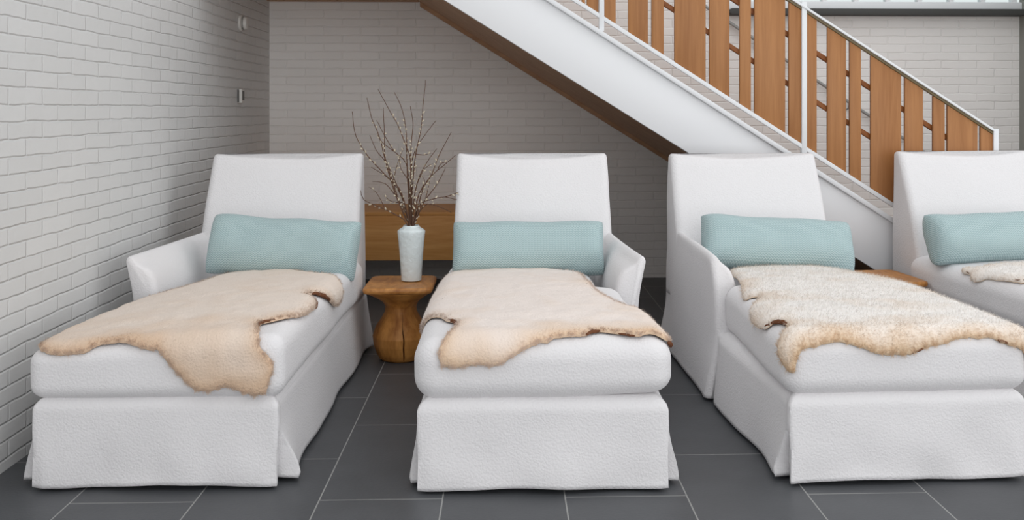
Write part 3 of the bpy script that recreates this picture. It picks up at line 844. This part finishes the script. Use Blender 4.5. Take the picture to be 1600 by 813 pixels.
# ------------------------------------------------------------------ carved stump tables
def stump(loc, rz, label):
    r = empty('stump_table', loc, rz); tag(r, label, 'side table', 'carved wooden stump tables')
    prof = [(.0, .086, 2.0), (.008, .098, 2.0), (.03, .111, 2.0), (.07, .125, 2.0), (.11, .130, 2.0), (.15, .117, 2.0), (.19, .090, 2.0), (.22, .073, 2.0), (.245, .071, 2.1), (.268, .083, 2.3), (.29, .107, 2.8), (.31, .133, 3.6), (.322, .145, 5.0), (.3265, .147, 6.0)]
    zz = np.linspace(0, .3265, 70); pz = [p[0] for p in prof]
    crack_a = -math.pi / 2 + .20
    angs = sorted(set([2 * math.pi * k / 120 - math.pi for k in range(120)] + [crack_a + d_ for d_ in np.linspace(-.06, .06, 25)]))
    loops = []
    for z in zz:
        hx = np.interp(z, pz, [p[1] for p in prof]); e = np.interp(z, pz, [p[2] for p in prof])
        hy = hx * np.interp(z, [0, .22, .3265], [1.02, 1.05, 1.23])
        l = []
        wob = .02 * math.sin(z * 22 + 1)
        for a in angs:
            c, s = math.cos(a), math.sin(a); rr = (abs(c) ** e + abs(s) ** e) ** (-1 / e)
            dep = 0
            off = a - (crack_a + wob + .012 * math.sin(z * 70))
            prof_c = sstep(.005, .03, z) * sstep(.235, .19, z)
            wd = .004 + .022 * sstep(.22, .05, z) * sstep(0, .03, z)
            if abs(off) < wd: dep = .45 * prof_c * (1 - abs(off) / wd) ** .35
            k = 1 - dep + .012 * mnoise.noise(Vector((c * 2, s * 2, z * 12)))
            l.append((hx * c * rr * k, hy * s * rr * k, z + .0005))
        loops.append(l)
    loft('pedestal', loops, M['stump'], r, sharp=50)
    loops = []
    for z, g in ((.3268, -.004), (.331, .004), (.338, .007), (.347, .007), (.352, .004), (.3545, -.001), (.355, -.006), (.3545, -.014), (.353, -.02)):
        l = []
        for k in range(160):
            a = 2 * math.pi * k / 160; c, s = math.cos(a), math.sin(a); e = 12; rr = (abs(c) ** e + abs(s) ** e) ** (-1 / e)
            l.append(((.149 + g) * c * rr, (.186 + g) * s * rr, z + .001 * mnoise.noise(Vector((c * 3, s * 3, 0)))))
        loops.append(l)
    loft('table_top', loops, M['stump_top'], r, sharp=50)
    return r


stump((-.478, 4.895, 0), 0, 'carved wooden stump table under the white vase')
stump((1.80, 4.99, 0), 5, 'carved wooden stump table half hidden behind the chaise in front of the stairs')

# ------------------------------------------------------------------ vase with pussy willow
VX, VY, VZ = -.433, 4.93, .3545
va = lathe('flower_vase', [(.040, 0.0005), (.046, .004), (.047, .012), (.050, .06), (.054, .12), (.059, .18), (.0635, .222), (.0645, .230), (.0625, .235), (.052, .243), (.040, .250), (.0375, .256), (.036, .2585), (.033, .2575), (.031, .252), (.033, .244), (.05, .22), (.045, .1), (.036, .02), (.004, .018)], M['vase'], None, n=64, sharp=35)
va.location = (VX, VY, VZ); tag(va, 'white porcelain vase with raised pattern on the wooden stump table', 'vase')
K = .3077 * 4.96 / 1647
STEMS = [
    ([(398, 25), (385, 170), (375, 280), (350, 400), (335, 560), (330, 700), (332, 765)], 'tallest willow branch in the vase, rising right of centre', 0),
    ([(162, 72), (215, 170), (260, 250), (300, 350), (325, 430), (326, 600), (325, 720), (326, 765)], 'tall willow branch in the vase leaning left with its tip second highest', 1),
    ([(242, 88), (280, 170), (302, 280), (305, 400), (312, 550), (320, 720), (322, 765)], 'tall willow branch in the vase, nearly upright just left of centre', 2),
    ([(325, 158), (338, 250), (330, 340), (326, 450), (330, 700), (329, 765)], 'upright willow branch in the vase at the middle of the bunch', 3),
    ([(105, 115), (130, 220), (170, 320), (200, 440), (235, 540), (290, 700), (318, 765)], 'long willow branch in the vase with its high tip over the left chaise', 4),
    ([(145, 230), (195, 320), (240, 390), (300, 450), (318, 600), (325, 740), (327, 765)], 'forked willow branch in the vase left of centre, below the tall tips', 5),
    ([(200, 165), (203, 300), (205, 420), (240, 560), (300, 720), (320, 765)], 'straight upright willow branch in the vase on the left side', 6),
    ([(42, 185), (60, 310), (120, 410), (200, 500), (270, 570), (310, 690), (322, 765)], 'willow branch in the vase with the leftmost high tip', 7),
    ([(118, 305), (150, 380), (200, 440), (240, 520), (290, 640), (316, 745), (322, 765)], 'short catkin covered willow branch in the vase, middle left', 8),
    ([(450, 232), (390, 310), (345, 385), (328, 470), (330, 640), (333, 765)], 'willow branch in the vase bending right from the centre, upper right', 9),
    ([(535, 287), (470, 410), (430, 510), (370, 600), (345, 720), (336, 765)], 'long willow branch in the vase reaching to the upper right', 10),
    ([(552, 405), (490, 460), (440, 500), (390, 570), (348, 740), (338, 765)], 'willow branch in the vase pointing right at the middle chaise', 11),
    ([(500, 470), (460, 550), (400, 630), (360, 700), (345, 745), (338, 765)], 'catkin covered willow branch in the vase curving low to the right', 12),
    ([(462, 370), (410, 440), (370, 520), (347, 620), (337, 765)], 'short willow branch in the vase between the centre and right branches', 13),
    ([(580, 637), (500, 615), (430, 628), (380, 645), (355, 690), (340, 765)], 'willow branch in the vase with the rightmost tip, nearly level', 14),
    ([(530, 695), (480, 670), (410, 652), (372, 690), (348, 745), (340, 765)], 'lowest willow branch in the vase on the right, drooping at its tip', 15),
    ([(82, 578), (95, 625), (180, 665), (250, 700), (297, 728), (316, 765)], 'lowest willow branch in the vase on the left, with upturned tip', 16),
    ([(125, 467), (180, 500), (235, 545), (280, 620), (310, 720), (324, 765)], 'willow branch in the vase pointing left at mid height', 17),
    ([(140, 535), (200, 545), (250, 605), (300, 690), (322, 765)], 'nearly bare short willow branch in the vase, lower left', 18),
]
# side twigs: (stem, points)
TWIGS = {16: [[(120, 560), (160, 590), (195, 668)]], 14: [[(570, 590), (535, 603), (500, 615)]], 11: [[(515, 440), (480, 445), (455, 490)]], 12: [[(425, 480), (420, 540), (395, 635)]],
         5: [[(150, 300), (180, 345), (240, 390)]], 7: [[(195, 400), (215, 450), (235, 535)]], 0: [[(430, 395), (390, 405), (352, 400)]], 13: [[(440, 445), (400, 470), (365, 535)]],
         17: [[(190, 610), (230, 640), (285, 640)]], 2: [[(270, 410), (275, 470), (308, 520)]], 10: [[(380, 500), (400, 530), (385, 585)]], 4: [[(290, 370), (262, 440), (232, 535)]]}
cat_me = None
bmc = bmesh.new(); bmesh.ops.create_icosphere(bmc, subdivisions=2, radius=1)
for v in bmc.verts:
    t = (v.co.z + 1) / 2; s = .62 + .38 * math.sin(math.pi * min(1, t * 1.05)); v.co.x *= s; v.co.y *= s
    v.co += v.co.normalized() * .08 * mnoise.noise(v.co * 3)
cat_me = bpy.data.meshes.new('catkin'); bmc.to_mesh(cat_me); bmc.free(); cat_me.materials.append(M['catkin'])
cat_me.polygons.foreach_set('use_smooth', [True] * len(cat_me.polygons))
rnd = random.Random(5)
MOUTH = Vector((VX, VY, VZ + .2585))
for pts, lab, si in STEMS:
    r = empty('willow_branch', tuple(MOUTH)); tag(r, lab, 'branch', 'willow branches in the vase')
    depth = rnd.uniform(-.13, .13)
    rim = rnd.uniform(-.014, .014)
    def P3(p, base=None):
        h = (757 - p[1]) / 757
        return Vector(((p[0] - 330) * K * (1 if p[1] < 750 else .9), rim + depth * max(0, h) ** 1.1, (757 - p[1]) * K))
    ctl = [P3(p) for p in pts[::-1]]
    ctl = [Vector((ctl[0].x * .6, rim * .7, -.17))] + ctl
    pl = [Vector(p) for p in catmull(ctl, .02)]
    nn_ = len(pl)
    pl = [p + Vector((nz3(i * .3, si, 0, 1, .0022), nz3(i * .3, si, 5, 1, .0022), 0)) if 8 < i < nn_ - 1 else p for i, p in enumerate(pl)]
    rr = [.0030 * (1 - i / nn_) + .0013 for i in range(nn_)]
    vs, fs = tube_mesh(pl, rr, 7)
    stem = mesh_obj('stem', vs, fs, M['bark'], r)
    owners = [stem]
    lines = [pl[int(nn_ * .36):int(nn_ * .84)]]
    for tw in TWIGS.get(si, []):
        tp_ = [P3(p) for p in tw[::-1]]
        near = min(pl, key=lambda q: (q - tp_[0]).length); tp_[0] = near
        tl = [Vector(p) for p in catmull(tp_, .015)]
        vs, fs = tube_mesh(tl, [.0016 * (1 - i / len(tl)) + .0008 for i in range(len(tl))], 6)
        owners.append(mesh_obj('twig', vs, fs, M['bark'], r)); lines.append(tl[1:-1])
    for ow, ln_ in zip(owners, lines):
        step = rnd.uniform(.013, .019); acc = 0
        for a, b in zip(ln_, ln_[1:]):
            acc += (b - a).length
            if acc < step: continue
            acc = 0
            if rnd.random() < .12: continue
            t = (b - a).normalized(); sd = Vector((rnd.uniform(-1, 1), rnd.uniform(-1, 1), rnd.uniform(-.3, .3))).cross(t).normalized()
            dr = (t * .8 + sd * .75).normalized(); sc = rnd.uniform(.7, 1.2)
            c = bpy.data.objects.new('catkin', cat_me); COL.objects.link(c); c.parent = ow
            c.location = b + dr * .006 + sd * .001; c.rotation_mode = 'XYZ'; c.rotation_euler = dr.to_track_quat('Z', 'Y').to_euler()
            c.scale = (.0038 * sc, .0038 * sc, .0080 * sc)
